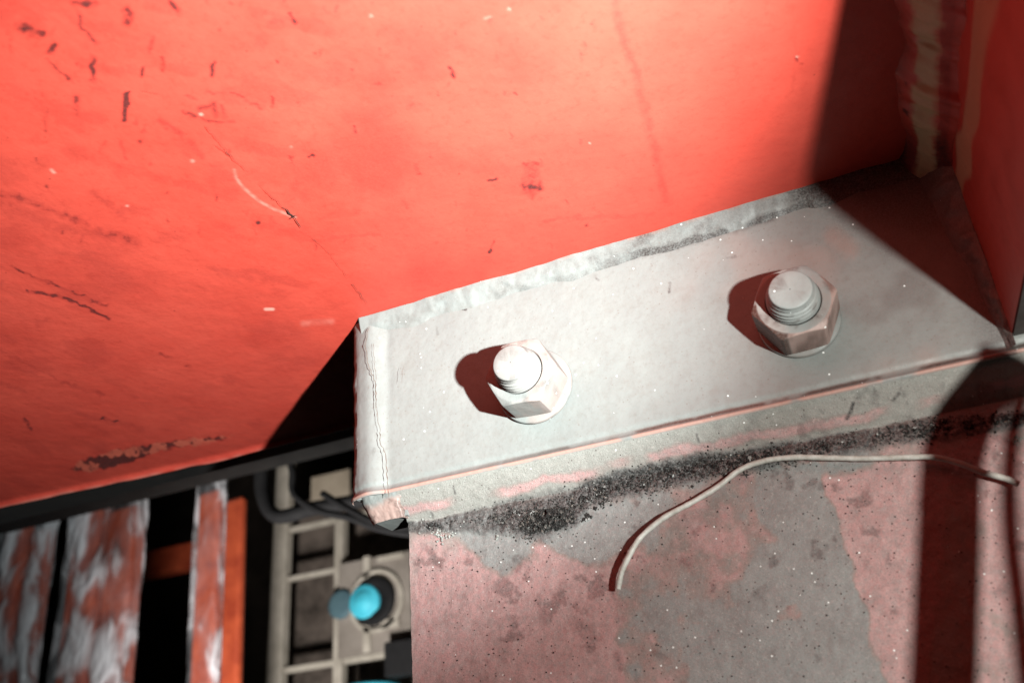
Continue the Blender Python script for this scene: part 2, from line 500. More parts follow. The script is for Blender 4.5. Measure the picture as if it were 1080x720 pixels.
# worn far edge
dd = sdpoly(wx, wy, [(72, 496), (88, 484), (122, 474), (170, 465), (246, 459), (232, 466), (180, 473), (130, 490), (96, 498)])
soot_shade = np.maximum(soot_shade, 0.95 * sm(-2, 3, dd) * sm(0.30, 0.5, fbm(px, py, 9, 51, 3)))
prim = np.maximum(prim, 0.10 * sm(-1, 2, dd) * sm(0.5, 0.35, fbm(px, py, 9, 51, 3)))
pale = np.maximum(pale, 0.55 * sm(0.0065, 0.001, de) * sm(0.25, 0.6, fbm(X * 1000, Y * 1000, 22, 61, 3)))
for pts, w, a in [([(247, 179), (249, 188), (256, 197), (273, 212), (290, 221), (311, 229)], 2.2, .20), ([(54, 179), (57, 182)], 2.4, .3), ([(280, 326), (288, 326)], 2.4, .5),
                  ([(391, 17)], 2, .4), ([(537, 10)], 2.4, .25), ([(511, 20), (517, 18)], 2, .2), ([(134, 217)], 2, .4), ([(307, 155)], 2, .2), ([(212, 121)], 2.5, .5), ([(320, 341), (350, 339)], 4, .12),
                  ([(841, 60)], 1.8, .6), ([(622, 151)], 1.8, .5), ([(203, 170)], 3, .25)]:
    stroke(pts, w, a, pale)
sootA = soot_shade
# cracks as fine dark lines in the paint
ev, eq = [], []


def crack_px(pts, w, axis, val, nrm, jit=1.0, step=4):
    full = []
    for (x0, y0), (x1, y1) in zip(pts[:-1], pts[1:]):
        n = max(1, int(math.hypot(x1 - x0, y1 - y0) / step))
        for k in range(n):
            t = k / n
            full.append((x0 + (x1 - x0) * t + random.uniform(-jit, jit), y0 + (y1 - y0) * t + random.uniform(-jit, jit)))
    full.append(pts[-1])
    v, q = ribbon([at(x, y, axis, val) for x, y in full], w, nrm)
    b = len(ev)
    ev.extend(v); eq.extend([[i + b for i in f] for f in q])


ZA = -0.0008
for pts, w in [([(217, 132), (232, 150), (246, 168)], .00025), ([(226, 151), (244, 166), (263, 181)], .0002), ([(275, 196), (292, 212), (302, 222)], .0002),
               ([(299, 219), (306, 225), (312, 231)], .0009), ([(304, 231), (316, 227)], .0005), ([(311, 230), (318, 241)], .00035), ([(326, 247), (340, 260), (352, 272), (367, 294)], .00013),
               ([(372, 299), (380, 310), (388, 321)], .00022), ([(372, 300), (374, 302)], .0006), ([(150, 96), (170, 100)], .00012)]:
    crack_px(pts, w, 2, ZA, (0, 0, -1))
A_me = gridmesh('bottom_plate', P, {'marks': np.stack([np.clip(soot_shade, 0, 1), pale, prim], -1)}, extra=(ev, eq))
link('bottom_plate', A_me, [RED, CRACK], girder)
# web above the plate (seen only from other positions) and plate thickness
boxobj('web_plate', (-0.64, 0.10, 0.03, 0.042, 0.010, 0.25), RED, girder)
boxobj('plate_edge', (-0.64, 0.0985, -0.26, 0.0895, 0.0012, 0.0095), RED, girder)

# stiffener (fin)
ys = np.arange(-0.30, 0.0101, 0.0010); zs = np.arange(-0.0790, 0.00001, 0.0005)
Yc, Zc = np.meshgrid(ys, zs, indexing='ij')
zlow = np.interp(Yc, [-0.30, -0.205, -0.142, -0.1137, 0.02], [-0.008, -0.008, -0.057, -0.079, -0.079])
Zc = Zc / 0.079 * -zlow
Pc = np.stack([0.0004 * (vnoise(Yc * 1000, Zc * 1000, 25, 71) - 0.5), Yc, Zc], -1)
lowc = Zc < -0.0785
px, py = topx(Pc); wx = px; wy = py
t = -Zc * 1000 + 7 * (vnoise(Yc * 1000, Zc * 1000, 16, 72) - 0.5)
# primer showing in a stripe near the weld; stripe widens towards the viewer
yy = np.clip(-Yc * 1000, 0, 200)
s0 = 17 + yy * 0.10; s1 = 26 + yy * 0.13
primc = 0.55 * sm(-1.5, 1.5, t - s0) * sm(1.5, -1.5, t - s1)
sootc = 0.35 * sm(s0 - 3, s0, t) * sm(s0 + 3, s0, t) + 0.22 * sm(0.5, 0.75, fbm(Yc * 1000, Zc * 1000, 20, 73, 4))
C_me = gridmesh('stiffener_plate', Pc, {'marks': np.stack([sootc, 0 * sootc, primc], -1)})
stiff = link('stiffener_plate', C_me, [DEEP], girder)
bmc = bmesh.new()
prof_ = [(0.0095, -0.0004), (0.0095, -0.0788), (-0.1137, -0.0788), (-0.142, -0.0568), (-0.205, -0.0079), (-0.2995, -0.0079), (-0.2995, -0.0004)]
va = [bmc.verts.new((0.0006, y_, z_)) for y_, z_ in prof_]
vb = [bmc.verts.new((0.0095, y_, z_)) for y_, z_ in prof_]
bmc.faces.new(va); bmc.faces.new(vb[::-1])
for i in range(len(prof_)):
    j = (i + 1) % len(prof_)
    bmc.faces.new([va[j], va[i], vb[i], vb[j]])
bmesh.ops.recalc_face_normals(bmc, faces=bmc.faces)
mec = bpy.data.meshes.new('stiffener_core'); bmc.to_mesh(mec); bmc.free()
link('stiffener_core', mec, NO_BOUNCE, girder)


def bead(name, p0, p1, da, db, la, lb, mat, parent, marks, n=420, m=16, seed=0, amp=0.0012, ripple=0.0003, bulge=0.25, taper=0.0):
    """fillet weld in the corner at p0..p1: legs la along da and lb along db"""
    p0, p1, da, db = [np.array(v, float) for v in (p0, p1, da, db)]
    L = np.linalg.norm(p1 - p0)
    u = np.linspace(0, 1, n)[:, None]; v = np.linspace(0, 1, m)[None, :]
    s = u * L * 1000 + 0 * v
    ja = la * (1 + 0.34 * (vnoise(s, 0 * s, 13, seed) - 0.5) + 0.10 * (vnoise(s, 0 * s, 3.5, seed + 1) - 0.5))
    jb = lb * (1 + 0.34 * (vnoise(s, 0 * s, 13, seed + 2) - 0.5) + 0.10 * (vnoise(s, 0 * s, 3.5, seed + 3) - 0.5))
    tp = 1 - taper * u
    ja = ja * tp; jb = jb * tp
    A_ = ja * (1 - v) ; B_ = jb * v
    b = bulge * min(la, lb) * np.sin(np.pi * v)
    rip = ripple * np.sin(s * 2 * np.pi / 2.6 + 2.2 * np.cos(np.pi * (v - .5)) + 4 * vnoise(s, s * 0, 11, seed + 7)) * np.sin(np.pi * v)
    no = amp * (fbm(s, v * 9 + 0 * s, 8, seed + 4, 3) - 0.5) * np.sin(np.pi * v)
    o = da + db; o = o / np.linalg.norm(o)
    Pp = p0 + (p1 - p0) * u[..., None] + da * A_[..., None] + db * B_[..., None] + o * (b + rip + no)[..., None]
    mk = marks(s, v + 0 * s, Pp)
    return link(name, gridmesh(name, Pp, {'marks': np.stack(mk, -1)}), mat, parent)


def mk_corner_red(s, v, P_):
    n1 = fbm(s, v * 12, 5, 81, 4)
    pr = 0.9 * sm(.28, .36, v + .25 * (n1 - .5)) * sm(.74, .62, v + .25 * (n1 - .5))
    so = 0.6 * sm(.62, .75, v) * sm(1.0, .85, v) + 0.95 * sm(.72, .80, vnoise(s, v * 20, 4, 84)) * sm(.25, .05, np.abs(v - .2))
    so = so + 0.8 * sm(38, 6, s)                 # darker in the very corner
    return np.clip(so, 0, 1), 0 * s, pr


bead('weld_bead', (0.0, 0.0, 0.0), (0.0, -0.30, 0.0), (-1, 0, 0), (0, 0, -1), 0.013, 0.017, RED, girder, mk_corner_red, seed=5, amp=0.004, ripple=0.0, bulge=0.12)

# ================================================================== BRACKET (grey)
bracket = empty('mounting_bracket', (-0.13, 0, -0.05), 'pale grey painted angle bracket with a cracked left edge under the red girder', 'bracket')
ev, eq = [], []
us = np.arange(-0.2575, 0.1001, 0.0005); ws = np.arange(0, 0.0857, 0.0005)
U, Wz = np.meshgrid(us, ws, indexing='ij')
# lower rim rolls back to meet the toe plate; left edge is a rounded bead
Yb = 0.0004 * (fbm(U * 1000, Wz * 1000, 40, 91, 3) - 0.5) + 0.00022 * (fbm(U * 1000, Wz * 1000, 7, 92, 3) - 0.5)
eL = U + 0.2575
Yb = Yb + 0.006 * (1 - np.sqrt(np.clip(1 - (1 - np.clip(eL / 0.007, 0, 1)) ** 2, 0, 1)))      # round left
ridge = np.exp(-((eL - 0.0200 - 0.001 * (vnoise(Wz * 1000, 0 * U, 12, 93) - .5)) / 0.0022) ** 2)
Yb = Yb + 0.0003 * ridge - 0.0022 * np.exp(-((eL - 0.0120) / 0.0062) ** 2) * (0.8 + .5 * vnoise(Wz * 1000, 0 * U, 16, 95))
Yb = Yb - 0.0013 * np.exp(-((Wz - 0.0845) / 0.0010) ** 2) + 0.0006 * np.exp(-((Wz - 0.0815) / 0.0010) ** 2)
Uu = U - 0.0022 * (Wz / 0.085) * 0 + np.where(eL < 0.004, 0.0012 * (fbm(Wz * 1000, 0 * U, 6, 94, 3) - 0.5), 0)
Pb = np.stack([Uu, Yb, -Wz], -1)
px, py = topx(Pb); px = px.astype(np.float32); py = py.astype(np.float32)
wx = px + 1.4 * (vnoise(px, py, 4, 101) - .5) * 2; wy = py + 1.4 * (vnoise(px, py, 4, 102) - .5) * 2
brk = 0.45 + 0.55 * sm(0.3, 0.6, fbm(px, py, 7, 32, 3))
soot_shade = np.zeros_like(px); pink = np.zeros_like(px); rust_shade = np.zeros_like(px)
for pts, w, a in [([(489, 320), (486, 326), (491, 327)], 2.2, 1.3), ([(498, 312), (508, 303)], 2.2, .5), ([(461, 347), (461, 352)], 2, .5), ([(707, 298), (706, 307)], 2.4, .95), ([(630, 294)], 2, .6),
                  ([(629, 291)], 3, .3), ([(767, 272), (775, 271)], 1.8, .5), ([(640, 275), (700, 262), (760, 245), (812, 229)], 5.5, .75), ([(770, 242), (815, 229)], 6, .8), ([(600, 286), (640, 277)], 4, .4),
                  ([(960, 470), (962, 480)], .1, .1), ([(420, 330), (500, 318)], 5, .22), ([(396, 472), (394, 478)], 2.5, .5), ([(587, 383), (588, 388)], 1.8, .8)]:
    stroke(pts, w, a, soot_shade)
mz = Wz * 1000
rim_n = fbm(U * 1000, mz, 9, 103, 3)
pink = np.maximum(pink, 0.95 * sm(1.1, 0.3, np.abs(mz - 84.6)) * sm(.25, .45, rim_n))
rust_shade = np.maximum(rust_shade, 0.85 * sm(1.4, 0.2, np.abs(mz - 82.8 + 1.2 * (rim_n - .5))) * sm(-.23, -.12, U) * sm(.34, .5, rim_n))
rust_shade = np.maximum(rust_shade, 0.30 * sm(.58, .8, fbm(U * 1000, mz, 26, 104, 4)) * sm(-.12, -.02, U))
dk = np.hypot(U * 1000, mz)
soot_shade = np.maximum(soot_shade, 0.75 * sm(62, 20, dk + 14 * (rim_n - .5)))  # corner dirt, deepened so the colour also carries the shade there
soot_shade = np.maximum(soot_shade, 0.55 * sm(16, 2, -U * 1000) * (U < 0))  # darker towards the stiffener
pink = np.maximum(pink, 0.35 * sm(18, 2, dpoly(wx, wy, [(880, 250), (895, 262)])))
pink = np.maximum(pink, 0.30 * sm(.6, .85, fbm(U * 1000, mz, 30, 105, 3)) * sm(-.13, -.05, U))
soot_shade = np.maximum(soot_shade, 0.45 * sm(9, 1, mz) * sm(-.085, -.05, U) * 1.0)  # darker along the top near the corner
for pts, w in [([(389, 345), (385, 362), (388, 385), (396, 402), (397, 430)], .00035), ([(394, 362), (396, 400), (397, 440)], .00018), ([(400, 455), (402, 470), (407, 478), (408, 500), (410, 524)], .00035),
               ([(397, 430), (401, 456)], .00022), ([(425, 386), (423, 404)], .00015)]:
    crack_px(pts, w, 1, -0.0036, (0, -1, 0), 0.8, 3)
link('face_plate', gridmesh('face_plate', Pb, {'marks': np.stack([np.clip(soot_shade, 0, 1), pink, rust_shade], -1)}, extra=(ev, eq)), [GREY, GREYCRACK], bracket)
boxobj('plate_body', (-0.2545, 0.0995, 0.0022, 0.0098, -0.0845, -0.0005), GREY, bracket)


def mk_top(s, v, P_):
    x = P_[..., 0]
    n1 = fbm(s, v * 10, 6, 111, 4)
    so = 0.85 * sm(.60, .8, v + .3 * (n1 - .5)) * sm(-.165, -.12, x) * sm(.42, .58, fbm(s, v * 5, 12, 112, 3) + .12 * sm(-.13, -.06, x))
    so = so + 0.8 * sm(-.056, -.045, x)  # stiffener's cast shadow put into the bead colour
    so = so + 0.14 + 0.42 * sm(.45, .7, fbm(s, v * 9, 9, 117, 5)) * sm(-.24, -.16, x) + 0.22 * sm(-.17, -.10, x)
    return np.clip(so, 0, 1), 0.5 * sm(.16, .02, v) * sm(.4, .7, n1), 0.2 * sm(.5, .7, n1)


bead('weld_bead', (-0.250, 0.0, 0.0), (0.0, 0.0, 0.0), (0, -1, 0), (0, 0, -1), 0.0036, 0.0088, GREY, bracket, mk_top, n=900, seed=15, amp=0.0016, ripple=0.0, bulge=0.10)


def mk_side(s, v, P_):
    n1 = fbm(s, v * 10, 6, 121, 4)
    return np.clip(0.75 + .3 * (n1 - .5), 0, 1), 0 * s, 0.6 + 0 * s


bead('weld_bead', (0.0, 0.0, 0.0), (0.0, 0.0, -0.083), (-1, 0, 0), (0, -1, 0), 0.010, 0.016, GREY, bracket, mk_side, n=260, seed=25, amp=0.0025, ripple=0.0, bulge=0.05, taper=0.8)


def mk_left(s, v, P_):
    n1 = fbm(s, v * 10, 5, 131, 4)
    dn = sm(5, 11, s)
    return 0.6 * sm(.6, .75, n1) * dn, 0.85 * sm(.30, .5, n1) * dn, 0.15 + 0 * s


# lower left tail of the bracket, hanging past the rim
us = np.linspace(0, 1, 60); vs = np.linspace(0, 1, 70)
Ut, Vt = np.meshgrid(us, vs, indexing='ij')
xt = -0.2545 + Ut * 0.0245 + 0.0045 * Vt * (1 - Ut) + 0.0008 * (fbm(Vt * 20, Ut * 3, 3, 140, 3) - .5)
zt = -0.0830 - Vt * (0.0125 - 0.001 * Ut) - 0.0006 * (fbm(Ut * 20, 0 * Ut, 3, 141, 3) - .5) * Vt
yt = 0.0004 + 0.0042 * Vt ** 1.5 + 0.0045 * (2 * Ut - 1) ** 6 + 0.0010 * (fbm(Ut * 24, Vt * 12, 4, 142, 3) - .5)
n1 = fbm(Ut * 24, Vt * 12, 5, 143, 4)
notch = sm(.78, .86, Ut) * sm(.35, .5, Vt)
Pt = np.stack([xt, yt + 0.006 * notch, zt], -1)
mkt = np.stack([np.clip(0.5 * sm(.62, .75, n1) + notch, 0, 1), 0.6 * sm(.25, .55, Vt + .5 * (n1 - .5)), 0.1 + 0 * Ut], -1)
link('lower_lip', gridmesh('lower_lip', Pt, {'marks': mkt}), [GREY], bracket)
boxobj('lip_core', (-0.2490, -0.2325, 0.0060, 0.0220, -0.0940, -0.0848), GREY, bracket)

# ================================================================== LOWER PLATE (pink and grey)
lower = empty('support_plate', (-0.1, 0.01, -0.2), 'worn pink and grey steel support plate caked with grit below the bracket', 'support plate')
DY = 0.0105
# toe (smooth painted fillet between rim and plate) + plate in one sheet
ss = np.concatenate([np.linspace(0, 1, 46), 1 + np.arange(1, 480) * 0.035])
us = np.arange(-0.2345, 0.1001, 0.00042)
U, T = np.meshgrid(us, ss, indexing='ij')
toe = np.clip(T, 0, 1); fl = np.clip(T - 1, 0, None)
yD = 0.0006 + (DY - 0.0006) * (toe * 0.85 + 0.15 * toe ** 2)
zD = -0.0850 - 0.0115 * toe - fl * 0.0122
yD = yD + 0.0006 * (fbm(U * 1000, zD * 1000, 30, 151, 3) - .5) + 0.00045 * (fbm(U * 1000, zD * 1000, 4, 152, 4) - .5) * np.clip(T * 2, 0, 1)
xD = U + np.where(U < -0.2335, 0.0008 * (fbm(zD * 1000, 0 * U, 7, 153, 4) - .5), 0)
Pd = np.stack([xD, yD, zD], -1)
px, py = topx(Pd); px = px.astype(np.float32); py = py.astype(np.float32)
wx = px + 9 * (fbm(px, py, 26, 161, 5) - .5) * 2; wy = py + 9 * (fbm(px, py, 26, 162, 5) - .5) * 2
n_big = fbm(px, py, 60, 163, 5); n_mid = fbm(px, py, 16, 164, 4)
f = (n_big - .52) * 3.0 + (n_mid - .5) * 1.6


def region(pts, val, soft=14):
    global f
    f = f + val * sm(-soft, soft, sdpoly(wx, wy, pts))


region([(425, 575), (460, 562), (495, 590), (525, 612), (552, 600), (565, 578), (585, 575), (620, 610), (650, 650), (655, 730), (425, 730)], 1.6)
region([(492, 562), (600, 545), (700, 520), (690, 560), (640, 590), (600, 590), (570, 570), (552, 598), (530, 612), (500, 592)], -1.3)
region([(800, 490), (858, 490), (880, 540), (895, 600), (905, 640), (915, 700), (935, 730), (730, 730), (722, 672), (780, 640), (775, 615), (800, 590), (830, 570), (805, 540)], -2.2, 9)
region([(868, 505), (1000, 480), (975, 730), (940, 730), (912, 645), (893, 570), (880, 530)], 2.0, 9)
region([(1030, 500), (1090, 480), (1090, 730), (1030, 730)], 1.1)
region([(740, 530), (800, 515), (805, 560), (760, 600), (730, 560)], 0.8)
region([(780, 655), (840, 632), (852, 650), (800, 662)], 1.6, 5)
pinkD = sm(-.55, .65, f)
sootD = 0.55 * sm(.60, .72, n_mid) * sm(.45, .6, n_big) * (T > 1)
tanD = np.zeros_like(px)
# painted toe: grey-tan with a pink streak
on = sm(1.12, 0.98, T + .12 * (n_mid - .5))
pk_line = sm(.22, .06, np.abs(toe - (.62 + .18 * (vnoise(U * 1000, 0 * U, 40, 165) - .5)) + .35 * (fbm(U * 1000, T * 10, 9, 166, 4) - .5)))
pk_line = pk_line * sm(.30, .48, fbm(U * 1000, T * 3, 34, 167, 3) + .1)
tanD = np.maximum(tanD, on * (1 - .9 * pk_line) * 0.85)
pinkD = np.where(T < 1.05, np.maximum(pinkD * (1 - on), pk_line), pinkD)
sootD = sootD + on * 0.5 * sm(.60, .75, fbm(U * 1000, T * 8, 6, 168, 4)) * sm(-.13, -.05, U)
tanD = np.maximum(tanD, 0.7 * sm(24, 4, dpoly(wx, wy, [(455, 562), (470, 566)])) * (T > 1) * sm(.4, .6, n_mid))
tanD = np.maximum(tanD, 0.45 * sm(12, -4, np.abs(wx - 432)) * (T > 1))
# caked grit zone
BAND = [(441, 556, 6), (470, 553, 8), (500, 549, 12), (540, 545, 20), (575, 545, 26), (600, 538, 24), (625, 520, 18), (660, 510, 17), (700, 502, 17), (740, 492, 16), (780, 488, 15), (820, 480, 13), (870, 471, 12), (920, 463, 12), (970, 454, 13), (1010, 449, 12), (1060, 444, 9), (1110, 436, 8)]
bx = np.array([b[0] for b in BAND], float); by = np.array([b[1] for b in BAND], float); bw = np.array([b[2] for b in BAND], float)
cen = np.interp(px, bx, by); wid = np.interp(px, bx, bw)
gr = sm(1.25, .55, np.abs(py - cen + 9 * (n_mid - .5)) / wid)
sootD = np.maximum(sootD, gr * (0.55 + 0.45 * sm(-1, 1, (px > 520) * 1.0)))
clump = sm(1.25, .7, np.hypot((px - 577) / 38, (py - 548 + .16 * (px - 577)) / 17) + .5 * (n_mid - .5))
sootD = np.maximum(sootD, clump * 1.3)
pinkD = pinkD * (1 - .8 * gr); tanD = tanD * (1 - .8 * gr)
Pd[..., 1] -= gr * 0.0016 * fbm(U * 1000, zD * 1000, 2.2, 171, 4)
brk = 0.5 + 0.5 * sm(0.3, 0.6, fbm(px, py, 7, 33, 3))
wx = px; wy = py
for pts, w, a in [([(900, 425), (897, 435), (893, 441)], 3, 1.0), ([(948, 415), (942, 422)], 3, .9), ([(865, 432), (868, 436)], 2, .7), ([(478, 512), (480, 520)], 2, .6), ([(455, 540), (457, 545)], 2, .6),
                  ([(612, 660), (625, 672)], 9, .55), ([(566, 628), (575, 655)], 7, .4), ([(650, 690), (654, 704)], 5, .6), ([(690, 688), (700, 692)], 5, .5), ([(708, 548), (708, 640)], 1.6, .1),
                  ([(735, 458), (737, 466)], 2, .6), ([(937, 420)], 2, .6), ([(1050, 460), (1075, 470)], 5, .5)]:
    stroke(pts, w, a, sootD)
link('plate', gridmesh('plate', Pd, {'marks': np.stack([np.clip(sootD, 0, 1), np.clip(pinkD, 0, 1), np.clip(tanD, 0, 1)], -1)}), [LOWER], lower)
boxobj('plate_body', (-0.2335, 0.0990, 0.0125, 0.0300, -0.30, -0.0990), LOWER, lower)

# caked grit: thousands of crumbs in one heap
def crumbs(name, spots, mat, label, cat):
    V, F = [], []
    for (p, r) in spots:
        b = len(V)
        q = [Vector(v) for v in ((1, 0, 0), (-1, 0, 0), (0, 1, 0), (0, -1, 0), (0, 0, 1), (0, 0, -1))]
        rot = Matrix.Rotation(random.uniform(0, 6.3), 3, Vector((random.uniform(-1, 1), random.uniform(-1, 1), random.uniform(-1, 1) + .01)).normalized())
        for v in q:
            V.append(Vector(p) + rot @ (v * r * random.uniform(.5, 1.25)))
        for f_ in ((0, 2, 4), (2, 1, 4), (1, 3, 4), (3, 0, 4), (2, 0, 5), (1, 2, 5), (3, 1, 5), (0, 3, 5)):
            F.append([b + i for i in f_])
    me = bpy.data.meshes.new(name)
    me.from_pydata(V, [], F)
    o = link(name, me, mat)
    tag(o, label, cat, kind='stuff')
    return o


mg = NT('grit')
v_ = mg.voro(0.9)
sc_ = mg.n('ShaderNodeSeparateColor'); mg.l(v_.outputs['Color'], sc_.inputs[0])
GRIT = mg.out(mg.ramp(sc_.outputs[0], [(0.0, (0.010, 0.0095, 0.009)), (0.70, (0.032, 0.030, 0.028)), (0.90, (0.10, 0.097, 0.09)), (0.97, (0.16, 0.13, 0.11)), (1.0, (0.5, 0.5, 0.48))]), 0.85, None, 0, 0.25)
spots = []


def surf_y(px_, py_):
    p = at(px_, py_, 1, DY)
    if p[2] > -0.0965:                           # on the toe: intersect the slope
        for _ in range(4):
            yy_ = 0.0006 + (DY - 0.0006) * min(1, max(0, (-0.0850 - p[2]) / 0.0115))
            p = at(px_, py_, 1, yy_)
    return p


tries = 0
clus = fbm(np.arange(430.0, 1110.0), np.arange(430.0, 1110.0) * .2, 14, 181, 3)
while len(spots) < 9000 and tries < 60000:
    tries += 1
    x = random.uniform(438, 1095)
    if clus[int(x) - 430] < random.uniform(.25, .62): continue
    c_ = np.interp(x, bx, by); w_ = np.interp(x, bx, bw)
    g_ = random.gauss(0, .42)
    if abs(g_) > 1.35: continue
    if x < 520 and random.random() < .6: continue
    if x > 800 and random.random() < .35: continue
    y = c_ + g_ * w_
    p = surf_y(x, y)
    lift = random.uniform(-.0002, .0014) * (1 - abs(g_) * .6)
    spots.append((p + np.array([0, -lift, 0]), random.uniform(.00016, .00058)))
for k in range(3600):                            # the thick black clump
    a_ = random.uniform(0, 6.283); q_ = math.sqrt(random.random()) * (1 + .22 * math.sin(3 * a_ + 1) + .12 * math.sin(7 * a_))
    x = 577 + 36 * q_ * math.cos(a_); y = 548 - .16 * (36 * q_ * math.cos(a_)) + 15 * q_ * math.sin(a_)
    spots.append((surf_y(x, y) + np.array([0, -random.uniform(0, .0030) * max(0, 1 - q_ * q_), 0]), random.uniform(.0002, .0007)))
for k in range(170):
    x = random.uniform(500, 1000); g_ = random.gauss(0, .35)
    spots.append((surf_y(x, np.interp(x, bx, by) + g_ * np.interp(x, bx, bw)) + np.array([0, -.0003, 0]), random.uniform(.0007, .0013)))
for k in range(900):                             # loose crumbs
    x = random.uniform(440, 1070); y = random.uniform(np.interp(x, bx, by), 730)
    if random.random() < (y - 500) / 500: continue
    spots.append((surf_y(x, y) + np.array([0, -.0002, 0]), random.uniform(.00015, .0004)))
crumbs('grit', spots, GRIT, 'dark crumbly grit caked along the seam under the bracket', 'grit')
pm = mat_simple('flaked_putty', (0.24, 0.24, 0.22), (0.40, 0.40, 0.37), 1.5, 0.7)
spots = []
for cx, cy, n_, sx, sy in ((466, 563, 55, 7, 4), (505, 553, 26, 22, 7), (537, 541, 12, 10, 6), (452, 552, 20, 8, 5), (985, 455, 14, 6, 4), (1071, 463, 18, 3, 3)):
    for k in range(n_):
        spots.append((surf_y(random.gauss(cx, sx), random.gauss(cy, sy)) + np.array([0, -random.uniform(0, .0006), 0]), random.uniform(.0003, .0009)))
crumbs('paint_flakes', spots, pm, 'pale flaked paint crumbs at the left end of the gritty seam', 'paint flakes')

# ================================================================== BOLTS
BOLT = mat_grey('bolt_paint', 0.5)
BOLTB = mat_simple('bolt_face_worn', (0.50, 0.46, 0.40), (0.62, 0.60, 0.56), 3, 0.5)


def nutmesh(af, h, rot, seed):
    """hex nut with chamfered corners, axis along -Y, standing on y = 0, hole for the shank"""
    n = 96
    rows = []
    Rc = af / math.sqrt(3)
    th = np.linspace(0, 2 * math.pi, n, endpoint=False)
    a6 = (th - rot + math.pi / 6) % (math.pi / 3) - math.pi / 6
    hexr = (af / 2) / np.cos((th - rot) % (math.pi / 3) - math.pi / 6)
    hexr = np.minimum(hexr, Rc * .99)
    ch = Rc - hexr
    def row(r, y): return np.stack([r * np.cos(th), -y, r * np.sin(th)], -1)
    cham = (hexr - af / 2 * .985) * .55          # corner cut depth
    rows.append(row(hexr * .97, 0 * th))
    rows.append(row(hexr, cham * .5 + .0003))
    rows.append(row(hexr, h - cham - .0003))
    rows.append(row(hexr - .00025, h - cham))
    rows.append(row(np.minimum(hexr - .0006, af / 2 * .965), 0 * th + h - .00008))
    rows.append(row(0 * th + af / 2 * .93, 0 * th + h))
    rows.append(row(0 * th + .0098, 0 * th + h))
    rows.append(row(0 * th + .0090, 0 * th + h - .0010))
    rows.append(row(0 * th + .0087, 0 * th + h - .0035))
    return np.array(rows)


def ringmesh(prof, n=72, th_noise=0.0, seed=0):
    th = np.linspace(0, 2 * math.pi, n, endpoint=False)
    return np.array([np.stack([r * np.cos(th), 0 * th - y, r * np.sin(th)], -1) for r, y in prof])


def marks_for(A_, seed, pinkness, rustness, side=0.0):
    x = A_[..., 0] * 1000; z = A_[..., 2] * 1000; y = A_[..., 1] * 1000
    n_ = fbm(x + y, z - y, 5, seed, 4)
    rr = np.hypot(x, z); an = np.degrees(np.arctan2(z, x))
    sd = side * sm(12.4, 12.9, rr)
    brown = sd * ((an < -110) | (an > 170)) * 1.0  # sides turned from the torch: their shade is coloured in as brown
    tan_ = sd * ((an >= -110) & (an < 30)) * 1.0
    pk_ = pinkness * sm(.4, .6, fbm(x, z + y, 7, seed + 3, 3))
    rs_ = rustness * .6 * sm(.55, .72, n_)
    return np.stack([0.35 * sm(.62, .75, n_), np.maximum(pk_, tan_ * .55), np.maximum(rs_, np.maximum(brown * .95, tan_ * .55 * sm(.42, .6, n_)))], -1)


def subdivide_rows(A_, k=3):
    out = []
    for a, b in zip(A_[:-1], A_[1:]):
        for i in range(k): out.append(a + (b - a) * i / k)
    out.append(A_[-1])
    return np.array(out)


def bolt(x, z, rot, label, washer_r, seed, pinkness, rustness, prot=0.0088):
    t = empty('hex_bolt', (x, 0, z), label, 'bolt', 'hex bolts through the grey bracket')
    off = np.array([x, 0, z])
    wash = ringmesh([(.011, .0002), (washer_r * .985, .0002), (washer_r, .0006), (washer_r, .0020), (washer_r * .975, .0024), (.011, .0024)])
    link('washer', gridmesh('washer', wash + off, {'marks': marks_for(wash, seed + 9, pinkness * .8, rustness * .3)}, wrap=True), [BOLT], t)
    nm = subdivide_rows(nutmesh(.0264, .0155, rot, seed), 3); nm[..., 1] -= .0024
    me = gridmesh('nut', nm + off, {'marks': marks_for(nm, seed, pinkness, rustness, min(1.0, rustness * 1.35))}, wrap=True)
    me.set_sharp_from_angle(angle=math.radians(24))
    link('nut', me, [BOLT], t)
    b0 = .0179; pr = prot
    prof = [(.0082, .0), (.0082, b0 - .003)]
    for k in range(5):
        y_ = b0 - .001 + k * .00165; ro = [.0092, .0092, .0090, .0086, .0080][k]
        prof += [(ro - .0009, y_), (ro, y_ + .0007), (ro, y_ + .0009), (ro - .0009, y_ + .0016)]
    prof += [(.0074, b0 + pr - .0010), (.0074, b0 + pr - .0003), (.0069, b0 + pr), (.0045, b0 + pr + .0001), (.0002, b0 + pr)]
    sh = ringmesh(prof)
    link('threaded_shank', gridmesh('threaded_shank', sh + off, {'marks': marks_for(sh, seed + 5, pinkness * .3, rustness * .8)}, wrap=True), [BOLT], t)
    return t


bolt(-0.1690, -0.0545, math.radians(-4), 'left hex nut nearest the cracked bracket edge, bright pale grey on a round washer', .0160, 201, .3, .15)
bolt(-0.0640, -0.0545, math.radians(2), 'right hex nut and bolt end nearest the dark corner, rusty at lower right, lower left sides browned as shade', .0148, 231, .15, .75)

